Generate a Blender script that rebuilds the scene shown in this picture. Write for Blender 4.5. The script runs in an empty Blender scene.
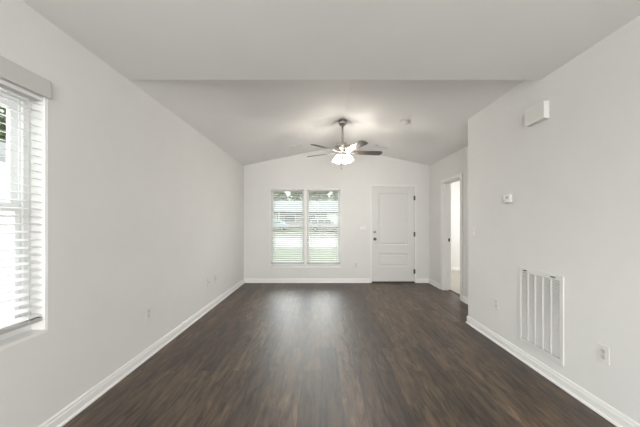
import bpy, bmesh, math, random
from mathutils import Vector, Matrix
R = math.radians
S = bpy.context.scene
COL = S.collection

# ---------------------------------------------------------------- camera
EYE = 1.27
cd = bpy.data.cameras.new('camera'); cam = bpy.data.objects.new('camera', cd); COL.objects.link(cam)
cam.location = (0, 0, EYE); cam.rotation_euler = (R(90), 0, 0)
cd.sensor_width = 36; cd.lens = 36*284/640; cd.clip_start = .05; cd.clip_end = 500
cd.shift_y = 9.5/640; cd.shift_x = -1/640
S.camera = cam
# ---------------------------------------------------------------- view
S.view_settings.view_transform = 'Standard'; S.view_settings.look = 'None'
S.view_settings.gamma = 1; S.view_settings.use_curve_mapping = False
S.view_settings.exposure = 1.0
# ---------------------------------------------------------------- world: bright overcast sky
w = bpy.data.worlds.new('sky'); S.world = w; w.use_nodes = True
nt = w.node_tree; bg = nt.nodes['Background']
tc = nt.nodes.new('ShaderNodeTexCoord'); sp = nt.nodes.new('ShaderNodeSeparateXYZ'); cr = nt.nodes.new('ShaderNodeValToRGB')
nt.links.new(tc.outputs['Generated'], sp.inputs[0]); nt.links.new(sp.outputs['Z'], cr.inputs[0]); nt.links.new(cr.outputs[0], bg.inputs[0])
cr.color_ramp.elements[0].color = (1.0, 1.0, .99, 1); cr.color_ramp.elements[1].color = (.86, .93, 1.0, 1)
# bright sky patches added ahead and left to send light through the windows
def glow(az, el, rad, peak, prev):
    a, e = R(az), R(el)
    dt = nt.nodes.new('ShaderNodeVectorMath'); dt.operation = 'DOT_PRODUCT'
    dt.inputs[1].default_value = (math.sin(a)*math.cos(e), math.cos(a)*math.cos(e), math.sin(e))
    nt.links.new(tc.outputs['Generated'], dt.inputs[0])
    gl = nt.nodes.new('ShaderNodeMapRange'); gl.interpolation_type = 'SMOOTHSTEP'
    gl.inputs['From Min'].default_value = math.cos(R(rad)); gl.inputs['From Max'].default_value = 1
    gl.inputs['To Min'].default_value = 0; gl.inputs['To Max'].default_value = peak
    nt.links.new(dt.outputs['Value'], gl.inputs['Value'])
    ad = nt.nodes.new('ShaderNodeMath'); ad.inputs[1].default_value = SKY
    nt.links.new(gl.outputs[0], ad.inputs[0])
    if prev is not None: nt.links.new(prev, ad.inputs[1])
    return ad.outputs[0]
SKY = .75
g = glow(-4, 27, 20, 5, None)
g = glow(-100, 25, 38, 6.5, g)
nt.links.new(g, bg.inputs[1])
# ---------------------------------------------------------------- lights
def area(name, loc, rot, sx, sy, power, col=(1,1,1), portal=False):
    l = bpy.data.lights.new(name, 'AREA'); l.shape = 'RECTANGLE'; l.size = sx; l.size_y = sy
    l.energy = power; l.color = col
    if portal: l.cycles.is_portal = True
    o = bpy.data.objects.new(name, l); COL.objects.link(o); o.location = loc; o.rotation_euler = rot
    return o
# fill light added in an invented patio door opening behind the camera
area('rear_fill', (.1, -3.62, 1.35), (R(97), 0, 0), 2.6, 2.1, 108, (1, .995, .975))
# daylight pouring through the openings (sky portals)
area('window_portal', (-.33, 6.32, 1.16), (R(-90), 0, 0), 1.6, 1.8, 0, portal=True)
area('window_portal', (-1.92, 1.235, 1.32), (0, R(-90), 0), 1.5, 1.0, 0, portal=True)
area('bedroom_fill', (4.97, 6.0, 1.5), (0, R(90), 0), 1.4, 1.6, 30, (1, .98, .95))  # added fill lamp at the side room wall, where no window is built

# ================================================================ materials
def mat(name, col, rough=.6, metal=0, spec=.5, noise=0, nscale=8, bump=0, bscale=60):
    m = bpy.data.materials.new(name); m.use_nodes = True
    n = m.node_tree.nodes; l = m.node_tree.links; b = n['Principled BSDF']
    b.inputs['Base Color'].default_value = (*col, 1); b.inputs['Roughness'].default_value = rough
    b.inputs['Metallic'].default_value = metal; b.inputs['Specular IOR Level'].default_value = spec
    t = n.new('ShaderNodeTexCoord')
    if noise:
        x = n.new('ShaderNodeTexNoise'); x.inputs['Scale'].default_value = nscale; x.inputs['Detail'].default_value = 4
        l.new(t.outputs['Object'], x.inputs['Vector'])
        r = n.new('ShaderNodeValToRGB')
        r.color_ramp.elements[0].position = .3; r.color_ramp.elements[1].position = .7
        r.color_ramp.elements[0].color = (*[c*(1-noise) for c in col], 1)
        r.color_ramp.elements[1].color = (*[min(1, c*(1+noise)) for c in col], 1)
        l.new(x.outputs['Fac'], r.inputs[0]); l.new(r.outputs[0], b.inputs['Base Color'])
    if bump:
        x = n.new('ShaderNodeTexNoise'); x.inputs['Scale'].default_value = bscale
        l.new(t.outputs['Object'], x.inputs['Vector'])
        bp = n.new('ShaderNodeBump'); bp.inputs['Strength'].default_value = bump; bp.inputs['Distance'].default_value = .004
        l.new(x.outputs['Fac'], bp.inputs['Height']); l.new(bp.outputs[0], b.inputs['Normal'])
    return m
M = {}
M['wall']   = mat('wall_paint', (.765, .763, .748), .75, noise=.012, nscale=3, bump=.05, bscale=150, spec=.25)
M['ceil']   = mat('ceiling_paint', (.86, .858, .848), .9, noise=.012, nscale=2, bump=.15, bscale=90, spec=.2)
M['trim']   = mat('trim_paint', (.85, .845, .83), .38)
M['door']   = mat('door_paint', (.72, .718, .705), .42)
M['vinyl']  = mat('window_vinyl', (.88, .88, .87), .4)
M['slat']   = mat('blind_slat', (.88, .88, .87), .45)
M['grey_board']= mat('grey_board_paint', (.60, .597, .585), .8)
M['rail']   = mat('blind_rail_backlit', (.50, .49, .47), .5)  # backlit darkness of the bottom rail put into its colour
M['cord']   = mat('blind_cord', (.66, .66, .65), .8)
M['plate']  = mat('plate_plastic', (.75, .74, .71), .35)
M['recep']  = mat('receptacle_plastic', (.62, .61, .585), .35)
M['slot']   = mat('slot_dark', (.12, .115, .11), .7)
M['white']  = mat('white_plastic', (.84, .835, .82), .4)
M['bright'] = mat('bright_plastic', (.93, .925, .91), .3)
M['lcd']    = mat('thermostat_screen', (.60, .61, .59), .2)
M['grille'] = mat('grille_enamel', (.74, .735, .72), .4)
M['filter'] = mat('filter_pleats', (.26, .255, .245), .9)
M['nickel'] = mat('brushed_nickel', (.46, .44, .41), .33, metal=1, noise=.06, nscale=40)
M['dnick']  = mat('dark_nickel', (.16, .15, .14), .35, metal=1)
M['blade']  = mat('fan_blade_wood', (.075, .064, .055), .45, noise=.2, nscale=14)
M['bronze'] = mat('strike_bronze', (.035, .03, .027), .45, metal=.6)
M['thresh'] = mat('threshold_bronze', (.05, .04, .032), .5)
M['carpet'] = mat('carpet_pile', (.47, .44, .39), .95, noise=.12, nscale=30, bump=.6, bscale=220)
M['grass']  = mat('lawn', (.17, .20, .11), .9, noise=.25, nscale=.7)
M['road']   = mat('street_concrete', (.42, .415, .40), .9, noise=.05, nscale=1)
M['drive']  = mat('driveway_concrete', (.55, .545, .53), .9, noise=.05, nscale=1)
M['siding'] = mat('house_siding', (.34, .33, .30), .8, noise=.03)
M['wsiding']= mat('white_siding', (.80, .80, .79), .8, noise=.02)
M['roof']   = mat('roof_shingle', (.34, .335, .33), .9, noise=.08, nscale=5)
M['hglass'] = mat('house_window', (.12, .14, .15), .15)
M['bark']   = mat('bark', (.13, .10, .075), .9, noise=.3)
M['leaf']   = mat('leaf_green', (.18, .26, .11), .8, noise=.35, nscale=1.5)
M['leaf2']  = mat('leaf_olive', (.25, .31, .16), .8, noise=.3, nscale=1.5)
M['silver'] = mat('car_silver', (.42, .43, .44), .35, metal=.3)
M['blue']   = mat('car_paleblue', (.45, .56, .66), .35, metal=.2)
M['tyre']   = mat('tyre', (.03, .03, .03), .8)
M['chrome'] = mat('hub_metal', (.6, .6, .6), .3, metal=1)

def glass_mat():
    m = bpy.data.materials.new('window_glass'); m.use_nodes = True
    n = m.node_tree.nodes; l = m.node_tree.links; n.clear()
    o = n.new('ShaderNodeOutputMaterial'); mx = n.new('ShaderNodeMixShader'); t = n.new('ShaderNodeBsdfTransparent')
    g = n.new('ShaderNodeBsdfGlossy'); f = n.new('ShaderNodeFresnel'); f.inputs[0].default_value = 1.10
    t.inputs[0].default_value = (.95, .97, .96, 1); g.inputs['Roughness'].default_value = 0
    l.new(f.outputs[0], mx.inputs[0]); l.new(t.outputs[0], mx.inputs[1]); l.new(g.outputs[0], mx.inputs[2]); l.new(mx.outputs[0], o.inputs[0])
    return m
M['glass'] = glass_mat()
def shade_mat():
    m = bpy.data.materials.new('frosted_lamp_glass'); m.use_nodes = True
    n = m.node_tree.nodes; l = m.node_tree.links; n.clear()
    o = n.new('ShaderNodeOutputMaterial'); mx = n.new('ShaderNodeMixShader'); t = n.new('ShaderNodeBsdfTranslucent'); tr = n.new('ShaderNodeBsdfTransparent')
    e = n.new('ShaderNodeEmission'); ad = n.new('ShaderNodeAddShader')
    t.inputs[0].default_value = (.95, .93, .90, 1); tr.inputs[0].default_value = (1, .97, .93, 1); mx.inputs[0].default_value = .55
    e.inputs[0].default_value = (1, .92, .80, 1); e.inputs[1].default_value = .6
    l.new(t.outputs[0], mx.inputs[1]); l.new(tr.outputs[0], mx.inputs[2]); l.new(mx.outputs[0], ad.inputs[0]); l.new(e.outputs[0], ad.inputs[1]); l.new(ad.outputs[0], o.inputs[0])
    return m
M['shade'] = shade_mat()
def floor_mat():
    m = bpy.data.materials.new('vinyl_plank'); m.use_nodes = True
    n = m.node_tree.nodes; l = m.node_tree.links; b = n['Principled BSDF']
    t = n.new('ShaderNodeTexCoord')
    mp = n.new('ShaderNodeMapping'); mp.inputs['Rotation'].default_value = (0, 0, R(90)); l.new(t.outputs['Object'], mp.inputs[0])
    br = n.new('ShaderNodeTexBrick'); l.new(mp.outputs[0], br.inputs['Vector'])
    br.offset = .37; br.offset_frequency = 2
    br.inputs['Scale'].default_value = 1; br.inputs['Brick Width'].default_value = 1.22; br.inputs['Row Height'].default_value = .152
    br.inputs['Mortar Size'].default_value = .0014; br.inputs['Mortar Smooth'].default_value = .1; br.inputs['Bias'].default_value = 0
    br.inputs['Color1'].default_value = (0, 0, 0, 1); br.inputs['Color2'].default_value = (1, 1, 1, 1); br.inputs['Mortar'].default_value = (.5, .5, .5, 1)
    # grain, stretched along the planks and shifted per plank
    g = n.new('ShaderNodeMapping'); g.inputs['Scale'].default_value = (17, 2.4, 1); l.new(t.outputs['Object'], g.inputs[0])
    ad = n.new('ShaderNodeVectorMath'); ad.operation = 'MULTIPLY_ADD'; ad.inputs[1].default_value = (9, 5, 3)
    l.new(br.outputs['Color'], ad.inputs[0]); l.new(g.outputs[0], ad.inputs[2])
    n1 = n.new('ShaderNodeTexNoise'); n1.inputs['Scale'].default_value = 1.6; n1.inputs['Detail'].default_value = 8; n1.inputs['Roughness'].default_value = .65
    n1.inputs['Distortion'].default_value = .6
    l.new(ad.outputs[0], n1.inputs['Vector'])
    g2 = n.new('ShaderNodeMapping'); g2.inputs['Scale'].default_value = (3, .8, 1); l.new(t.outputs['Object'], g2.inputs[0])
    n2 = n.new('ShaderNodeTexNoise'); n2.inputs['Scale'].default_value = 2.2; n2.inputs['Detail'].default_value = 5; l.new(g2.outputs[0], n2.inputs['Vector'])
    r = n.new('ShaderNodeValToRGB'); l.new(n1.outputs['Fac'], r.inputs[0])
    r.color_ramp.elements[0].position = .36; r.color_ramp.elements[1].position = .70
    r.color_ramp.elements[0].color = (.023, .0155, .0098, 1); r.color_ramp.elements[1].color = (.185, .122, .074, 1)
    # per-plank value
    mr = n.new('ShaderNodeMapRange'); mr.inputs['To Min'].default_value = .62; mr.inputs['To Max'].default_value = 1.35
    l.new(br.outputs['Color'], mr.inputs['Value'])
    mr2 = n.new('ShaderNodeMapRange'); mr2.inputs['From Min'].default_value = .64; mr2.inputs['From Max'].default_value = .7
    mr2.inputs['To Min'].default_value = .8; mr2.inputs['To Max'].default_value = 1.2; l.new(n2.outputs['Fac'], mr2.inputs['Value'])
    mm = n.new('ShaderNodeMath'); mm.operation = 'MULTIPLY'; l.new(mr.outputs[0], mm.inputs[0]); l.new(mr2.outputs[0], mm.inputs[1])
    sc = n.new('ShaderNodeVectorMath'); sc.operation = 'SCALE'; l.new(r.outputs[0], sc.inputs[0]); l.new(mm.outputs[0], sc.inputs['Scale'])
    mx = n.new('ShaderNodeMixRGB'); l.new(br.outputs['Fac'], mx.inputs[0]); l.new(sc.outputs[0], mx.inputs[1]); mx.inputs[2].default_value = (.012, .009, .007, 1)
    l.new(mx.outputs[0], b.inputs['Base Color'])
    rr = n.new('ShaderNodeMapRange'); rr.inputs['To Min'].default_value = .40; rr.inputs['To Max'].default_value = .54
    l.new(n1.outputs['Fac'], rr.inputs['Value']); l.new(rr.outputs[0], b.inputs['Roughness'])
    b.inputs['Specular IOR Level'].default_value = .62; b.inputs['Coat Weight'].default_value = .12; b.inputs['Coat Roughness'].default_value = .42
    bp = n.new('ShaderNodeBump'); bp.inputs['Strength'].default_value = .12; bp.inputs['Distance'].default_value = .002
    l.new(n1.outputs['Fac'], bp.inputs['Height']); l.new(bp.outputs[0], b.inputs['Normal'])
    return m
M['floor'] = floor_mat()

# ================================================================ helpers
def bx(bm, x0, x1, y0, y1, z0, z1, mtx=None):
    vs = [bm.verts.new(Vector(p) if mtx is None else mtx @ Vector(p)) for p in
          ((x0,y0,z0),(x1,y0,z0),(x1,y1,z0),(x0,y1,z0),(x0,y0,z1),(x1,y0,z1),(x1,y1,z1),(x0,y1,z1))]
    for f in ((0,3,2,1),(4,5,6,7),(0,1,5,4),(1,2,6,5),(2,3,7,6),(3,0,4,7)):
        bm.faces.new([vs[i] for i in f])
def prism(bm, pts, axis, a0, a1, mtx=None):
    """pts: 2-D outline; axis 'x','y','z' = extrusion axis, others in alphabetical order"""
    def P(p, a):
        v = {'x': (a, p[0], p[1]), 'y': (p[0], a, p[1]), 'z': (p[0], p[1], a)}[axis]
        return mtx @ Vector(v) if mtx is not None else Vector(v)
    A = [bm.verts.new(P(p, a0)) for p in pts]; B = [bm.verts.new(P(p, a1)) for p in pts]
    n = len(pts)
    bm.faces.new(A); bm.faces.new(B[::-1])
    for i in range(n): bm.faces.new([A[i], B[i], B[(i+1) % n], A[(i+1) % n]])
def lathe(bm, prof, segs=24, mtx=None, cap=True):
    """prof: (radius, z) list, spun about z"""
    rings = []
    for r, z in prof:
        ring = []
        for k in range(segs):
            a = 2*math.pi*k/segs
            v = Vector((r*math.cos(a), r*math.sin(a), z))
            ring.append(bm.verts.new(mtx @ v if mtx is not None else v))
        rings.append(ring)
    for A, B in zip(rings, rings[1:]):
        for k in range(segs): bm.faces.new([A[k], A[(k+1) % segs], B[(k+1) % segs], B[k]])
    if cap:
        bm.faces.new(rings[0][::-1]); bm.faces.new(rings[-1])
def tube(bm, p, q, r, segs=10):
    p = Vector(p); q = Vector(q); d = q-p
    m = Matrix.Translation(p) @ d.to_track_quat('Z', 'Y').to_matrix().to_4x4()
    lathe(bm, [(r, 0), (r, d.length)], segs, m)
def obj(name, bm, m, parent=None, bevel=0, smooth=False, inv=None):
    bmesh.ops.recalc_face_normals(bm, faces=bm.faces[:])
    me = bpy.data.meshes.new(name); bm.to_mesh(me); bm.free()
    o = bpy.data.objects.new(name, me); COL.objects.link(o)
    me.materials.append(m)
    if smooth:
        for p in me.polygons: p.use_smooth = True
    if bevel:
        b = o.modifiers.new('bevel', 'BEVEL'); b.width = bevel; b.segments = 2; b.limit_method = 'ANGLE'
    if parent is not None: o.parent = parent
    return o
def NB(): return bmesh.new()
def struct(name, bm, m, bevel=0):
    o = obj(name, bm, m, None, bevel); o['kind'] = 'structure'; return o
def sempty(name, loc=(0,0,0)):
    o = bpy.data.objects.new(name, None); COL.objects.link(o); o.location = loc; o['kind'] = 'structure'; o.empty_display_size = .1; return o
def thing(name, label, cat, loc=(0,0,0), rotz=0, group=None):
    o = bpy.data.objects.new(name, None); COL.objects.link(o); o.empty_display_size = .1
    o.location = loc; o.rotation_euler = (0, 0, rotz)
    o['label'] = label; o['category'] = cat
    if group: o['group'] = group
    return o
def tag(o, label, cat, group=None):
    o['label'] = label; o['category'] = cat
    if group: o['group'] = group
    return o
def cells(us, vs, holes):
    """split rectangle grid, drop holes"""
    out = []
    for a, b in zip(us, us[1:]):
        for c, d in zip(vs, vs[1:]):
            cu, cv = (a+b)/2, (c+d)/2
            if not any(h[0] < cu < h[1] and h[2] < cv < h[3] for h in holes): out.append((a, b, c, d))
    return out

# ================================================================ dimensions
XL, XR, XE = -1.64, 1.87, 2.31          # left wall, right wall, entry side wall
YB, YF, YC, YV = -3.4, 6.04, 3.61, 2.42 # rear, far wall, corner, where the flat ceiling ends
ZC = 2.49; XP = .34; ZP = 2.90          # ceiling, ridge
def zv(x): return ZC + (ZP-ZC)*(1-abs(x-XP)/(XP-XL))
WN = (-1.085, .425, .31, 2.015)         # far window
DR = (1.045, 2.025, 0, 2.075)           # entry door opening
LW = (.74, 1.703, .614, 2.03)            # left window (y0,y1,z0,z1)
DW = (4.69, 5.38, 0, 2.03)              # side doorway
T = .15

# ================================================================ structure
b = NB()
bx(b, XL-T, XR+.13, YB-T, YC-.02, -.12, 0); bx(b, XL-T, XE+.135, YC-.02, YF+.0, -.12, 0)
struct('floor', b, M['floor'])
# left wall
b = NB()
for a, c, d, e in cells([YB-T, LW[0], LW[1], YF], [0, LW[2], LW[3], ZC], [LW]): bx(b, XL-T, XL, a, c, d, e)
bmesh.ops.remove_doubles(b, verts=b.verts, dist=1e-5)
struct('wall_left', b, M['wall'])
# far wall with gable
b = NB()
for a, c, d, e in cells([XL-T, WN[0], WN[1], DR[0], DR[1], XE+.135], [0, WN[2], WN[3], DR[3], ZC], [WN, DR]): bx(b, a, c, YF, YF+T, d, e)
prism(b, [(XL-T, ZC), (XE+.135, ZC), (XE, zv(XE)+.005), (XP, ZP), (XL, zv(XL)+.005)], 'y', YF, YF+T)
struct('wall_far', b, M['wall'])
# right wall and the short return behind its corner
b = NB()
prism(b, [(XR, 0), (XR+.13, 0), (XR+.13, zv(XR+.13)), (XR, zv(XR))], 'y', YB-T, YC)
struct('wall_right', b, M['wall'])
b = NB(); prism(b, [(XR+.13, 0), (XE, 0), (XE, zv(XE)), (XR+.13, zv(XR+.13))], 'y', YC-.13, YC)
struct('wall_return', b, M['wall'])
b = NB()
for a, c, d, e in cells([YC-.13, DW[0], DW[1], YF], [0, DW[3], ZC], [DW]): bx(b, XE, XE+.135, a, c, d, e)
struct('wall_entry', b, M['wall'])
# rear wall (behind the camera) with an invented opening for the fill light
b = NB()
PD = (-1.2, 1.4, 0, 2.4)
for a, c, d, e in cells([XL, -1.2, 1.4, XR], [0, 2.4, ZC], [PD]): bx(b, a, c, YB-T, YB, d, e)
struct('wall_rear', b, M['wall'])
# ceilings
b = NB(); bx(b, XL-T, XR+.13, YB-T, YV, ZC, ZC+.1)
prism(b, [(XL, ZC+.1), (XR, ZC+.1), (XR, zv(XR)+.1), (XP, ZP+.1), (XL, ZC+.101)], 'y', YV-.1, YV)
struct('ceiling', b, M['ceil'])
b = NB()
prism(b, [(XL-T, ZC), (XL, ZC), (XP, ZP), (XE, zv(XE)), (XE+.135, ZC), (XE+.135, ZC+.13), (XP, ZP+.13), (XL-T, ZC+.13)], 'y', YV, YF+T)
struct('ceiling_vault', b, M['ceil'])
# baseboards
BP = [(0, 0), (.014, 0), (.014, .062), (.010, .068), (.010, .078), (.006, .088), (0, .09)]
SH = [(.014, 0), (.026, 0), (.025, .010), (.020, .016), (.014, .018)]
def base_x(name, x, sgn, y0, y1, parent=None):
    b = NB(); prism(b, [(x+sgn*p, q) for p, q in BP], 'y', y0, y1); prism(b, [(x+sgn*p, q) for p, q in SH], 'y', y0, y1)
    return struct(name, b, M['trim'])
def base_y(name, y, sgn, x0, x1):
    b = NB(); prism(b, [(y+sgn*p, q) for p, q in BP], 'x', x0, x1); prism(b, [(y+sgn*p, q) for p, q in SH], 'x', x0, x1)
    return struct(name, b, M['trim'])
base_x('baseboard_left', XL, 1, YB, YF)
base_y('baseboard_far', YF, -1, XL+.026, DR[0])
base_y('baseboard_far_right', YF, -1, DR[1], XE-.026)
base_x('baseboard_right', XR, -1, YB, YC+.014)
base_y('baseboard_return', YC, 1, XR-.014, XE-.02)
base_x('baseboard_entry', XE, -1, DW[1]+.062, YF)
base_x('baseboard_entry_near', XE, -1, YC+.026, DW[0]-.062)

# ---------------------------------------------------------------- side room seen through the doorway
b = NB(); bx(b, XE+.135, 5.0, 3.3, 7.62, -.12, .006); struct('floor_bedroom', b, M['carpet'])
b = NB(); bx(b, XE+.135, 5.1, 7.62, 7.74, -.12, ZC)
struct('wall_bedroom_far', b, M['wall'])
b = NB(); bx(b, 5.0, 5.1, 3.2, 7.62, -.12, ZC); struct('wall_bedroom_right', b, M['wall'])
b = NB(); bx(b, XE+.135, 5.1, 3.2, 3.3, -.12, ZC); struct('wall_bedroom_near', b, M['wall'])
b = NB(); bx(b, XE+.035, XE+.135, YF+T, 7.62, -.12, ZC); struct('wall_bedroom_left', b, M['wall'])
b = NB(); bx(b, XE+.135, 5.1, 3.2, 7.74, ZC, ZC+.1); struct('ceiling_bedroom', b, M['ceil'])
o = base_y('baseboard_bedroom', 7.62, -1, XE+.135, 5.0)

# ---------------------------------------------------------------- side doorway: jambs, casing, strike
d2 = sempty('door_2', (XE, (DW[0]+DW[1])/2, 0))
def child(o, par):   # keep world placement under an empty at par.location
    o.parent = par; o.location = Vector(o.location)-par.location; return o
b = NB()
j = .016
bx(b, XE-.002, XE+.137, DW[1]-j, DW[1], 0, DW[3]); bx(b, XE-.002, XE+.137, DW[0], DW[0]+j, 0, DW[3]); bx(b, XE-.002, XE+.137, DW[0]+j, DW[1]-j, DW[3]-j, DW[3])
bx(b, XE+.055, XE+.09, DW[1]-j-.011, DW[1]-j, 0, DW[3]-j); bx(b, XE+.055, XE+.09, DW[0]+j, DW[0]+j+.011, 0, DW[3]-j); bx(b, XE+.055, XE+.09, DW[0]+j+.011, DW[1]-j-.011, DW[3]-j-.011, DW[3]-j)
child(obj('door_jamb', b, M['trim'], None, .001), d2)
b = NB()
cw = .06
for x0, x1 in ((XE-.017, XE), (XE+.135, XE+.152)):
    bx(b, x0, x1, DW[1]-.004, DW[1]+cw, 0, DW[3]+cw); bx(b, x0, x1, DW[0]-cw, DW[0]+.004, 0, DW[3]+cw); bx(b, x0, x1, DW[0]+.004, DW[1]-.004, DW[3]-.004, DW[3]+cw)
child(obj('door_casing', b, M['trim'], None, .004), d2)
b = NB()
bx(b, XE+.093, XE+.125, DW[1]-j-.002, DW[1]-j, .95-.03, .95+.03); child(obj('strike_plate', b, M['bronze']), d2)
b = NB(); prism(b, [(XE+.10, 0), (XE+.15, 0), (XE+.145, .01), (XE+.105, .008)], 'y', DW[0]+j, DW[1]-j)
child(obj('threshold', b, M['thresh']), d2)

# ---------------------------------------------------------------- entry door
d1 = sempty('door_1', ((DR[0]+DR[1])/2, YF, 0))
b = NB(); jw = .035
for x0, x1, z0, z1 in ((DR[0], DR[0]+jw, 0, DR[3]), (DR[1]-jw, DR[1], 0, DR[3]), (DR[0]+jw, DR[1]-jw, DR[3]-jw, DR[3])):
    bx(b, x0, x1, YF-.008, YF+T, z0, z1)
child(obj('door_frame', b, M['trim'], None, .003), d1)
sx0, sx1, sz0, sz1 = DR[0]+jw+.004, DR[1]-jw-.004, .028, DR[3]-jw-.005
yd = YF+.006
b = NB()
px0, px1 = sx0+.135, sx1-.135
P1 = (px0, px1, .80, 1.90); P2 = (px0, px1, .34, .62)
for a, c, d, e in cells([sx0, px0, px1, sx1], [sz0, .34, .62, .80, 1.90, sz1], [P1, P2]): bx(b, a, c, yd, yd+.042, d, e)
bmesh.ops.remove_doubles(b, verts=b.verts, dist=1e-5)
for (a, c, d, e) in (P1, P2):
    # moulded recess and raised field
    O = [(a, d), (c, d), (c, e), (a, e)]
    def inset(k): return [(a+k, d+k), (c-k, d+k), (c-k, e-k), (a+k, e-k)]
    lv = [(0, 0), (.010, .009), (.026, .012), (.030, .010), (.050, .004)]
    rings = [[b.verts.new((p[0], yd+dp, p[1])) for p in inset(k)] for k, dp in lv]
    for A, B in zip(rings, rings[1:]):
        for i in range(4): b.faces.new([A[i], A[(i+1) % 4], B[(i+1) % 4], B[i]])
    b.faces.new(rings[-1])
child(obj('door_slab', b, M['door']), d1)
for z in (.24, 1.03, 1.80):
    b = NB(); tube(b, (sx1+.006, YF-.010, z-.045), (sx1+.006, YF-.010, z+.045), .009); bx(b, sx1-.018, sx1+.02, YF-.009, YF-.006+.01, z-.045, z+.045)
    for q in (-.05, .045): lathe(b, [(.006, 0), (.006, .006)], 10, Matrix.Translation((sx1+.006, YF-.010, z+q)))
    child(obj('hinge', b, M['dnick']), d1)
rotd = Matrix.Rotation(R(90), 4, 'X')
kx = sx0+.062
b = NB(); lathe(b, [(.032, 0), (.032, .006), (.026, .012), (.012, .016), (.011, .035), (.024, .042), (.029, .055), (.027, .066), (.015, .072)], 24, Matrix.Translation((kx, yd, .93)) @ rotd)
child(obj('door_knob', b, M['dnick'], None, 0, True), d1)
b = NB(); lathe(b, [(.031, 0), (.031, .010), (.024, .018), (.010, .020)], 24, Matrix.Translation((kx, yd, 1.085)) @ rotd); bx(b, kx-.004, kx+.004, yd-.034, yd-.018, 1.07, 1.10)
child(obj('deadbolt', b, M['nickel'], None, 0, True), d1)
b = NB(); bx(b, sx0-.004, sx1+.004, YF-.02, YF+T, 0, .022); bx(b, sx0, sx1, YF-.004, YF+.05, .022, .028)
child(obj('threshold', b, M['thresh'], None, .002), d1)

# ---------------------------------------------------------------- windows
def window_unit(name, axis, u0, u1, z0, z1, face, outd, lock=False, stool=True):
    """axis 'x': window lies along x with face at y=face, outward +y; axis 'y': along y, face x=face, outward -x"""
    root = sempty(name, ((u0+u1)/2, face, z0) if axis == 'x' else (face, (u0+u1)/2, z0))
    def B(bm, a, c, d0, d1, e, f):
        if axis == 'x': bx(bm, a, c, face+d0, face+d1, e, f)
        else: bx(bm, face-d1, face-d0, a, c, e, f)
    b = NB(); k = .012  # painted returns lining the opening
    B(b, u0, u0+k, .002, .10, z0, z1); B(b, u1-k, u1, .002, .10, z0, z1); B(b, u0+k, u1-k, .002, .10, z1-k, z1)
    child(obj('window_return', b, M['vinyl']), root)
    b = NB(); B(b, u0, u1, -.002, .10, z0, z0+.022)
    child(obj('window_sill', b, M['trim'], None, .003), root)
    return root, B
def sash_window(root, B, u0, u1, z0, z1, zm, lock_mat=None, fr=.02, s=.024, bot=.05):
    b = NB()
    B(b, u0, u0+fr, .085, .148, z0, z1); B(b, u1-fr, u1, .085, .148, z0, z1); B(b, u0+fr, u1-fr, .085, .148, z0, z0+bot); B(b, u0+fr, u1-fr, .085, .148, z1-fr, z1)
    f = child(obj('window_frame', b, M['vinyl'], None, .002), root)
    a, c = u0+fr, u1-fr
    for nm, (d0, d1, e, g) in (('lower_sash', (.092, .115, z0+bot, zm+.02)), ('upper_sash', (.118, .142, zm-.02, z1-fr))):
        b = NB(); B(b, a, a+s, d0, d1, e, g); B(b, c-s, c, d0, d1, e, g); B(b, a+s, c-s, d0, d1, e, e+s+.006); B(b, a+s, c-s, d0, d1, g-s-.006, g)
        so = child(obj(nm, b, M['vinyl'], None, .002), root)
        b = NB(); B(b, a+s, c-s, (d0+d1)/2, (d0+d1)/2+.004, e+s, g-s)
        p = obj('glass_pane', b, M['glass']); p.parent = so; 
        p.matrix_parent_inverse = Matrix.Identity(4)
    b = NB(); m = a+(c-a)*.36; B(b, m-.045, m+.045, .078, .092, zm-.008, zm+.018)
    child(obj('sash_lock', b, lock_mat or M['vinyl'], None, .003), root)

w1, B1 = window_unit('window_1', 'x', WN[0], WN[1], WN[2], WN[3], YF, .15)
mid = (WN[0]+WN[1])/2
b = NB(); B1(b, mid-.028, mid+.028, .012, .148, WN[2]+.022, WN[3]-.012); child(obj('window_mullion', b, M['vinyl'], None, .002), w1)
sash_window(w1, B1, WN[0]+.012, mid-.028, WN[2]+.022, WN[3]-.012, 1.20)
sash_window(w1, B1, mid+.028, WN[1]-.012, WN[2]+.022, WN[3]-.012, 1.20, M['bronze'])
w2, B2 = window_unit('window_2', 'y', LW[0], LW[1], LW[2], LW[3], XL, .15)
sash_window(w2, B2, LW[0]+.012, LW[1]-.012, LW[2]+.022, LW[3]-.012, 1.36, None, .045, .04)
# frame of the invented patio door around the rear fill light
w3 = sempty('added_patio_door', (.1, YB, 0))
b = NB()
for x0, x1 in ((-1.2, -1.14), (.05, .15), (1.34, 1.4)): bx(b, x0, x1, YB-.12, YB-.04, 0, 2.4)
bx(b, -1.14, 1.34, YB-.12, YB-.04, 2.34, 2.4)
child(obj('door_frame', b, M['vinyl']), w3)

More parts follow.
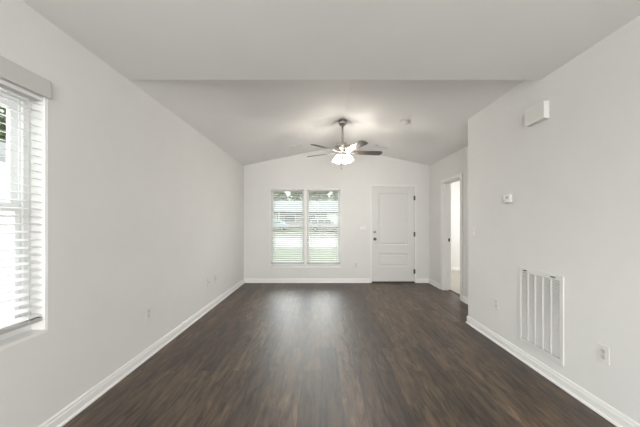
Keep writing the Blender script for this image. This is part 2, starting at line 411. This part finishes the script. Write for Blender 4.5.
# ---------------------------------------------------------------- blinds
def blind(axis, u0, u1, z0, z1, face, label, tilt=8, grey_board=False, cords=(.12, .88), pitch=.0445):
    root = thing('window_blind', label, 'blind', ((u0+u1)/2, face, z1) if axis == 'x' else (face, (u0+u1)/2, z1), 0, None)
    def B(bm, a, c, d0, d1, e, f):
        if axis == 'x': bx(bm, a, c, face+d0, face+d1, e, f)
        else: bx(bm, face-d1, face-d0, a, c, e, f)
    b = NB(); B(b, u0, u1, .012, .066, z1-.024, z1); child(obj('headrail', b, M['slat'], None, .002), root)
    b = NB(); zt = z1-.040; n = int((zt-(z0+.035))/pitch)+1
    for i in range(n):
        z = zt-i*pitch
        prof = []
        for k in range(5):   # curved slat section
            t = -1+k/2.0; prof.append((.040+t*.025*math.cos(R(tilt)), z + t*.025*math.sin(R(tilt)) + .0022*(1-t*t)))
        prof = prof + [(p, q-.0026) for p, q in prof[::-1]]
        if axis == 'x': prism(b, [(face+p, q) for p, q in prof], 'x', u0, u1)
        else: prism(b, [(face-p, q) for p, q in prof], 'y', u0, u1)
    child(obj('slats', b, M['slat']), root)
    b = NB(); B(b, u0, u1, .016, .064, z0, z0+.022); child(obj('bottom_rail', b, M['rail'], None, .003), root)
    for c in cords:
        b = NB(); u = u0+(u1-u0)*c
        for d in (.0135, .0665): B(b, u-.0022, u+.0022, d-.0008, d+.0008, z0+.01, z1-.045)
        child(obj('ladder_cord', b, M['cord']), root)
    if grey_board:
        b = NB(); B(b, u0-.02, u1+.022, -.020, -.001, z1-.004, z1+.105); child(obj('grey_board', b, M['grey_board'], None, .008), root)  # shallow board above the blind, greyer than the wall
        root.children[-1]['label'] = 'shallow grey board over the blind'
    return root
blind('x', WN[0]+.014, mid-.030, WN[2]+.095, WN[3]-.014, YF, 'white slatted blind in the left half of the far double window', tilt=20)
blind('x', mid+.030, WN[1]-.014, WN[2]+.095, WN[3]-.014, YF, 'white slatted blind in the right half of the far double window, nearest the door', tilt=20)
blind('y', LW[0]+.014, LW[1]-.014, .69, LW[3]-.014, XL, 'large white slatted blind in the side window at left edge of the photo', tilt=12, grey_board=True, pitch=.0445, cords=(.08, .915))

# ================================================================ ceiling fan
FX, FY = XP, 4.49
FZ = 2.38
fan = thing('ceiling_fan', 'brushed nickel five-blade ceiling fan with dark blades and lit glass shades hanging from the ridge', 'ceiling fan', (FX, FY, ZP))
def fo(nm, b, m, smooth=True, bevel=0, parent=None):
    o = obj(nm, b, m, parent or fan, bevel, smooth); return o
def L(z): return z-ZP
b = NB(); lathe(b, [(.026, L(ZP)+.02), (.026, L(ZP)-.018), (.068, L(ZP)-.022), (.070, L(ZP)-.048), (.062, L(ZP)-.066), (.042, L(ZP)-.088), (.022, L(ZP)-.096)], 28); fo('canopy', b, M['nickel'])
b = NB(); tube(b, (0, 0, L(ZP)-.05), (0, 0, L(2.52)), .016, 14); lathe(b, [(.022, L(2.53)), (.024, L(2.545)), (.014, L(2.57))], 16); fo('downrod', b, M['nickel'])
b = NB(); lathe(b, [(.030, L(2.535)), (.085, L(2.525)), (.118, L(2.50)), (.125, L(2.475)), (.122, L(2.44)), (.10, L(2.42)), (.075, L(2.405)), (.072, L(2.385)), (.055, L(2.375))], 32); fo('motor_housing', b, M['nickel'])
b = NB(); lathe(b, [(.055, L(2.376)), (.068, L(2.365)), (.070, L(2.335)), (.050, L(2.315)), (.022, L(2.305)), (.012, L(2.285))], 28); fo('light_kit_hub', b, M['nickel'])
for k in range(5):
    ang = 7+72*k
    mt = Matrix.Rotation(R(ang), 4, 'Z') @ Matrix.Translation((0, 0, L(FZ)+.01)) @ Matrix.Rotation(R(-13), 4, 'X')
    b = NB()
    out = [(.175, -.048), (.22, -.056), (.42, -.064), (.58, -.067), (.622, -.060), (.640, -.035), (.645, 0), (.640, .035), (.622, .060), (.58, .067), (.42, .064), (.22, .056), (.175, .048)]
    prism(b, out, 'z', -.004, .004, mt)
    bl = fo('fan_blade', b, M['blade'], False, .0015)
    b = NB(); prism(b, [(.065, -.018), (.13, -.012), (.17, -.03), (.235, -.034), (.25, 0), (.235, .034), (.17, .03), (.13, .012), (.065, .018)], 'z', -.010, -.0045, mt)
    for sx_, sy_ in ((.19, -.02), (.19, .02), (.225, 0)): lathe(b, [(.006, -.013), (.006, -.010)], 8, mt @ Matrix.Translation((sx_, sy_, 0)))
    o = obj('blade_bracket', b, M['nickel'], bl)
for k in range(4):
    a = R(45+90*k+8)
    dirv = Vector((math.cos(a), math.sin(a), 0))
    b = NB()
    p0 = dirv*.05+Vector((0, 0, L(2.345))); p1 = dirv*.088+Vector((0, 0, L(2.355))); p2 = dirv*.098+Vector((0, 0, L(2.34)))
    tube(b, p0, p1, .008); tube(b, p1, p2, .008)
    ax = (dirv*.32+Vector((0, 0, -1))).normalized()
    mt = Matrix.Translation(p2) @ ax.to_track_quat('Z', 'Y').to_matrix().to_4x4()
    lathe(b, [(.012, -.004), (.021, .002), (.022, .02), (.018, .024)], 16, mt)
    arm = fo('light_arm', b, M['nickel'])
    b = NB(); prof = [(.020, .012), (.024, .022), (.036, .036), (.046, .056), (.052, .080), (.062, .104), (.066, .110)]
    prof += [(.063, .110), (.059, .104), (.049, .080), (.043, .056), (.033, .037), (.020, .024)]
    lathe(b, prof, 24, mt, cap=False)
    o = obj('lamp_shade', b, M['shade'], fan, 0, True)
    o['label'] = 'lit frosted glass bell shade'
    l = bpy.data.lights.new('fan_bulb', 'POINT'); l.energy = 9.8; l.color = (1, .985, .965); l.shadow_soft_size = .035
    lo = bpy.data.objects.new('fan_bulb', l); COL.objects.link(lo); lo.parent = fan; lo.location = mt @ Vector((0, 0, .065))
for dx, zb in ((.02, 2.20), (-.018, 2.14)):
    b = NB(); tube(b, (dx, -.03, L(2.31)), (dx, -.03, L(zb)), .0018, 6)
    lathe(b, [(.003, 0), (.006, -.006), (.006, -.02), (.002, -.026)], 10, Matrix.Translation((dx, -.03, L(zb))))
    fo('pull_chain', b, M['dnick'])

# ================================================================ ceiling items
def slope_mtx(x, y):
    s = (ZP-ZC)/(XP-XL); ang = -math.atan(s) if x < XP else math.atan(s)
    return Matrix.Translation((x, y, zv(x))) @ Matrix.Rotation(ang, 4, 'Y')
def register(x, y, label):
    root = thing('air_register', label, 'vent', (0, 0, 0), 0, None)
    mt = slope_mtx(x, y); root.matrix_world = mt
    b = NB(); w_, d_ = .135, .07
    bx(b, -w_, w_, -d_, -d_+.02, -.008, 0); bx(b, -w_, w_, d_-.02, d_, -.008, 0); bx(b, -w_, -w_+.02, -d_+.02, d_-.02, -.008, 0); bx(b, w_-.02, w_, -d_+.02, d_-.02, -.008, 0); bx(b, -.008, .008, -d_+.02, d_-.02, -.008, 0)
    obj('face_frame', b, M['grille'], root, .001)
    b = NB()
    for i in range(8):
        yy = -d_+.026+i*.0125
        for q0, q1 in ((-w_+.02, -.008), (.008, w_-.02)): bx(b, q0, q1, yy, yy+.0075, -.007, -.003)
    obj('louvres', b, M['grille'], root)
    b = NB(); bx(b, -w_+.02, w_-.02, -d_+.02, d_-.02, -.0025, -.001); obj('duct_opening', b, M['slot'], root)
    b = NB(); bx(b, -w_+.035, -w_+.055, -d_-.002, -d_+.008, -.016, -.008); obj('damper_lever', b, M['slot'], root)
register(-.495, 5.41, 'small white ceiling air register on the left slope, left of the fan')
register(1.147, 5.43, 'small white ceiling air register on the right slope, right of the fan')
root = thing('smoke_detector', 'round white smoke detector on the right slope of the ceiling', 'smoke detector')
root.matrix_world = slope_mtx(1.19, 4.06)
b = NB(); lathe(b, [(.070, 0), (.070, -.012), (.066, -.016)], 32); obj('mounting_plate', b, M['plate'], root, 0, True)
b = NB(); lathe(b, [(.064, -.0165), (.062, -.030), (.050, -.040), (.020, -.043)], 32); obj('sensor_cover', b, M['plate'], root, 0, True)
b = NB(); lathe(b, [(.010, -.0435), (.010, -.046)], 12, Matrix.Translation((.022, 0, .002))); obj('test_button', b, M['recep'], root)

# ================================================================ wall plates
def wall_root(name, label, cat, wall, u, z, group=None):
    """local frame: x = along wall, y = into the room (negative normal), z up; wall left/right/far"""
    if wall == 'left': loc, rz = (XL, u, z), R(-90)   # local -? handled so +y points into room
    elif wall == 'right': loc, rz = (XR, u, z), R(90)
    else: loc, rz = (u, YF, z), R(180)
    return thing(name, label, cat, loc, rz, group)
def plate(root, w_, h_):
    b = NB(); bx(b, -w_/2, w_/2, 0, .006, -h_/2, h_/2); return obj('cover_plate', b, M['plate'], root, .003)
def outlet(wall, u, z, label):
    r = wall_root('wall_outlet', label, 'outlet', wall, u, z)
    plate(r, .075, .118)
    for s in (-1, 1):
        b = NB(); zc = s*.0205
        pts = [(.0165*math.cos(a)*1.0, zc+max(-.0135, min(.0135, .0175*math.sin(a)))) for a in [2*math.pi*i/20 for i in range(20)]]
        prism(b, pts, 'y', .006, .0085); f = obj('receptacle', b, M['recep'], r)
        b = NB(); bx(b, -.0075, -.0055, .0085, .0090, zc-.001, zc+.008); bx(b, .0055, .0075, .0085, .0090, zc-.001, zc+.007); lathe(b, [(.0025, 0), (.0025, .0005)], 8, Matrix.Translation((0, .0085, zc-.007)) @ Matrix.Rotation(R(-90), 4, 'X'))
        obj('slots', b, M['slot'], f)
    b = NB(); lathe(b, [(.003, 0), (.003, .001)], 10, Matrix.Translation((0, .006, 0)) @ Matrix.Rotation(R(-90), 4, 'X')); obj('screw', b, M['nickel'], r)
    return r
def switches(wall, u, z, label, w_, spots):
    r = wall_root('light_switch', label, 'light switch', wall, u, z)
    plate(r, w_, .118)
    for sx_, sz_, hw, hh in spots:
        b = NB(); prism(b, [(.0055, sz_-hh), (.007, sz_-hh), (.0115, sz_+hh), (.0055, sz_+hh)], 'x', sx_-hw, sx_+hw)
        obj('switch_rocker', b, M['bright'], r, .0008)
        for q in (-1, 1):
            b = NB(); lathe(b, [(.003, 0), (.003, .001)], 8, Matrix.Translation((sx_, .006, q*.049)) @ Matrix.Rotation(R(-90), 4, 'X'))
            obj('screw', b, M['nickel'], r)
    return r
outlet('left', 2.69, .415, 'beige wall outlet low on the left wall, nearest the camera of the three there')
outlet('left', 4.41, .412, 'low wall outlet on the left wall, the farthest from the camera')
r = wall_root('cable_jack', 'low coaxial cable jack plate on left wall, just nearer than the farthest outlet', 'cable jack', 'left', 4.13, .41)
plate(r, .075, .118)
b = NB(); mt = Matrix.Translation((0, .006, 0)) @ Matrix.Rotation(R(-90), 4, 'X'); lathe(b, [(.008, 0), (.008, .003), (.0048, .003), (.0048, .011)], 12, mt); obj('jack', b, M['nickel'], r)
outlet('right', 1.875, .405, 'white wall outlet low on the right wall, in front of the return air grille')
outlet('right', 3.02, .41, 'white wall outlet low on the right wall, between the corner and the return air grille')
outlet('far', .745, .385, 'white wall outlet low on the far wall, between window and entry door')
switches('far', .885, 1.165, 'wide three-gang white switch plate left of the entry door', .164, [(-.046, 0, .016, .033), (0, 0, .016, .033), (.046, 0, .016, .033)])
switches('right', 3.45, 1.165, 'white switch plate at the right wall corner, below left of the thermostat', .10, [(.0, .022, .02, .012), (.0, -.020, .02, .012)])

# thermostat
r = wall_root('thermostat', 'small white thermostat on the right wall', 'thermostat', 'right', 2.82, 1.51)
b = NB(); bx(b, -.058, .058, 0, .007, -.045, .045); obj('wall_plate', b, M['recep'], r, .003)
b = NB(); bx(b, -.052, .052, .007, .028, -.040, .040); obj('housing', b, M['white'], r, .006)
b = NB(); bx(b, -.03, .022, .028, .0288, -.002, .026); obj('display', b, M['lcd'], r)
for i in range(2):
    b = NB(); bx(b, -.02+i*.022, -.006+i*.022, .028, .031, -.026, -.016); obj('button', b, M['plate'], r, .001)
# door chime
r = wall_root('door_chime', 'white rectangular door chime box high on the right wall', 'door chime', 'right', 2.43, 2.20)
b = NB(); bx(b, -.105, .105, 0, .012, -.07, .07); obj('back_plate', b, M['recep'], r, .002)
b = NB(); prism(b, [(.004, -.073), (.046, -.070), (.050, -.064), (.050, .064), (.046, .070), (.004, .073)], 'x', -.11, .11); obj('cover', b, M['plate'], r, .004)

# return air grille
r = wall_root('return_air_grille', 'large white metal return air grille low on the right wall', 'vent', 'right', (2.18+2.675)/2, .51)
W_, H_ = .2475, .345
b = NB(); fw = .034
bx(b, -W_, -W_+fw, 0, .012, -H_, H_); bx(b, W_-fw, W_, 0, .012, -H_, H_); bx(b, -W_+fw, W_-fw, 0, .012, -H_, -H_+fw+.01); bx(b, -W_+fw, W_-fw, 0, .012, H_-fw-.004, H_)
obj('grille_frame', b, M['grille'], r, .003)
iw = W_-fw; n = 5; cwid = 2*iw/n
b = NB()
for i in range(1, n): u = -iw+i*cwid; bx(b, u-.0055, u+.0055, .001, .0118, -H_+fw+.01, H_-fw-.004)
obj('divider_bars', b, M['grille'], r, .002)
b = NB()
z = -H_+fw+.018
while z < H_-fw-.012:
    prism(b, [(.002, z+.007), (.010, z), (.0108, z+.001), (.0028, z+.008)], 'x', -iw, iw); z += .0125
obj('louvres', b, M['grille'], r)
b = NB(); bx(b, -iw, iw, .0002, .0015, -H_+fw+.01, H_-fw-.004); obj('filter', b, M['filter'], r)
for s in (-1, 1):
    b = NB(); bx(b, s*.155-.022, s*.155+.022, .012, .020, H_-.022, H_-.012); obj('latch', b, M['dnick'], r, .002)

# ================================================================ outdoors
def ground(nm, y0, y1, z0, z1, m, x0=-60, x1=60):
    b = NB(); prism(b, [(y0, z0), (y1, z1), (y1, z1-.3), (y0, z0-.3)], 'x', x0, x1); return struct(nm, b, m)
G = -.25
ground('lawn_near', 6.3, 17.5, G, G, M['grass'], -4.6)
ground('street', 17.5, 29, G, G, M['road'])
ground('lawn_far', 29, 60, G, 1.15, M['grass'])
ground('hillside', 60, 140, 1.15, 2.0, M['grass'])
b = NB(); bx(b, -60, -4.6, -20, 17.5, G-.3, G); bx(b, -4.6, XL-T-.05, -20, 6.3, G-.3, G); struct('driveway_side', b, M['drive'])
def gz(y): return G if y < 29 else G+(y-29)/31*1.4

def house(x0, x1, y0, y1, zg, hw, hr, label, wallm, gable_x=False, wins=(), rot=0):
    cx, cy = (x0+x1)/2, (y0+y1)/2
    h = thing('house', label, 'house', (cx, cy, zg))
    X0, X1, Y0, Y1 = x0-cx, x1-cx, y0-cy, y1-cy
    b = NB(); bx(b, X0, X1, Y0, Y1, -.6, hw); obj('walls', b, wallm, h)
    if gable_x: b = NB(); prism(b, [(X0, hw), (X1, hw), (0, hw+hr-.08)], 'y', Y0, Y1); obj('gable', b, wallm, h)
    b = NB(); e = .5
    if gable_x: prism(b, [(X0-e, hw-.1), (0, hw+hr), (X1+e, hw-.1), (X1+e, hw+.08), (0, hw+hr+.2), (X0-e, hw+.08)], 'y', Y0-e, Y1+e)
    else: prism(b, [(Y0-e, hw-.1), (0, hw+hr), (Y1+e, hw-.1), (Y1+e, hw+.08), (0, hw+hr+.2), (Y0-e, hw+.08)], 'x', X0-e, X1+e)
    obj('roof', b, M['roof'], h)
    for (a, c, d, e2, kind) in wins:
        a -= cx; c -= cx
        b = NB(); bx(b, a-.08, c+.08, Y0-.06, Y0-.002, d-.08, e2+.08); f = obj('window_trim' if kind == 'w' else 'door_trim', b, M['wsiding'], h)
        b = NB(); bx(b, a, c, Y0-.09, Y0-.06, d, e2); obj('window_pane' if kind == 'w' else 'panel', b, M['hglass'] if kind == 'w' else M['wsiding'], f)
    return h
h = house(-14, 9.5, 46, 55, gz(46), 2.55, 2.0, 'long single-storey house across the street with a pale roof', M['siding'],
      wins=[(-11.4, -9.9, .9, 2.1, 'w'), (-8.2, -7.2, 0, 2.1, 'd'), (-5.9, -4.2, .9, 2.1, 'w'), (-2.3, -.9, .9, 2.1, 'w'), (1.0, 3.6, 0.02, 2.2, 'd'), (5.2, 7.0, .9, 2.1, 'w')])
for x in (-9.6, -7.9, -6.6):
    b = NB(); bx(b, x+2.25-.09, x+2.25+.09, -6.0, -5.82, -.3, 2.5); obj('porch_post', b, M['wsiding'], h)
b = NB(); prism(b, [(-6.3, 2.5), (-4.2, 2.75), (-4.2, 2.9), (-6.3, 2.62)], 'x', -7.9, -3.8); obj('porch_roof', b, M['roof'], h)
house(-17, -7.3, 8.0, 16.5, G, 2.7, 1.7, 'white sided neighbouring house outside the left side window', M['wsiding'], gable_x=True,
      wins=[(-12.5, -11.3, .9, 2.1, 'w')])

random.seed(7)
def tree(x, y, h, rw, m, label, n=2600, ls=.28, group=None):
    zg = gz(y) if y > 29 else G
    t = thing('tree', label, 'tree', (x, y, zg), 0, group)
    b = NB(); lathe(b, [(.28, -.4), (.2, .4), (.16, h*.4), (.06, h*.8)], 10)
    for k in range(6):
        a = random.uniform(0, 6.28); z0 = h*random.uniform(.3, .55)
        tube(b, (0, 0, z0), (math.cos(a)*rw*.6, math.sin(a)*rw*.6, z0+h*.22), .05, 6)
    obj('trunk', b, M['bark'], t)
    b = NB()
    cl = [(Vector((random.uniform(-.55, .55)*rw, random.uniform(-.55, .55)*rw, h*random.uniform(.42, .92))), random.uniform(.3, .5)*rw) for _ in range(14)]
    for i in range(n):
        c, r_ = random.choice(cl)
        d = Vector((random.gauss(0, 1), random.gauss(0, 1), random.gauss(0, .8))).normalized()*r_*random.uniform(.5, 1.05)
        p = c+d
        u = Vector((random.gauss(0, 1), random.gauss(0, 1), random.gauss(0, .6))).normalized(); v = u.orthogonal().normalized()
        s = ls*random.uniform(.6, 1.2)
        b.faces.new([b.verts.new(p+u*s), b.verts.new(p+v*s*.5), b.verts.new(p-u*s), b.verts.new(p-v*s*.5)])
    obj('foliage', b, m, t)
    return t
GT = 'trees behind the house across the street'
for i, (x, y, h_) in enumerate(((-15, 66, 11), (-9.8, 60, 11), (-5.2, 66.5, 12), (-.6, 60, 11), (4.2, 66.5, 12), (9.5, 60, 11))):
    tree(x, y, h_, 3.0, M['leaf' if i % 2 == 0 else 'leaf2'],
         ['farthest left dark green tree behind the house across the street', 'olive green tree behind left end of the house across the street',
          'dark green tree behind the house, left half of far window', 'olive green tree behind the house, right half of far window',
          'dark green tree behind right end of the house across the street', 'farthest right olive green tree behind the house across the street'][i], n=5000, ls=.34, group=GT)
tree(-20.5, 19.2, 12.5, 3.0, M['leaf2'], 'tall leafy tree beyond the white neighbouring house, outside the left window')

def car(x, y, rz, paint, label, suv=True):
    zg = gz(y)
    c = thing('car', label, 'car', (x, y, zg+.02), rz)
    hh = 1.68 if suv else 1.4
    body = [(-2.25, .35), (-2.28, .75), (-2.2, .98), (-1.3, 1.05), (1.0, 1.05) if False else (1.2, 1.02), (2.1, .90), (2.28, .7), (2.3, .38), (1.9, .28), (-1.9, .28)]
    b = NB(); prism(b, [(p, q) for p, q in body], 'y', -.88, .88); obj('body', b, M[paint], c, .07)
    cab = [(-2.12, .98), (-1.95, hh-.08), (-1.7, hh), (.2, hh), (.45, hh-.06), (1.2, .99)] if suv else [(-1.75, .98), (-1.1, hh), (.2, hh), (1.05, .99)]
    b = NB(); prism(b, cab, 'y', -.78, .78); obj('cabin', b, M[paint], c, .06)
    for s in (-1, 1):
        spans = ((-1.85, -1.15), (-1.05, -.30), (-.2, .55)) if suv else ((-1.2, -.42), (-.34, .45))
        for a, d in spans:
            b = NB(); y0, y1 = sorted((s*.775, s*.795))
            top = hh-.14
            prism(b, [(a, 1.06), (d+.12 if d > .4 else d, 1.06), (d-.12 if d > .4 else d, top), (a+.04, top)], 'y', y0, y1); obj('side_window', b, M['hglass'], c)
    for a in (-1.4, 1.42):
        for s in (-1, 1):
            b = NB(); mt = Matrix.Translation((a, s*.80, .33)) @ Matrix.Rotation(R(90), 4, 'X')
            lathe(b, [(.2, -.1), (.32, -.09), (.33, 0), (.32, .09), (.2, .1)], 24, mt); wl = obj('wheel', b, M['tyre'], c)
            b = NB(); lathe(b, [(.19, -.105), (.19, .105)], 16, mt); obj('hub_cap', b, M['chrome'], wl)
    return c
car(.6, 37.5, R(4), 'silver', 'silver sport utility car parked across the street, right half of far window')
car(-6.6, 38.5, R(180), 'blue', 'pale blue low car parked across the street, left half of far window', suv=False)
bpy.context.view_layer.update()
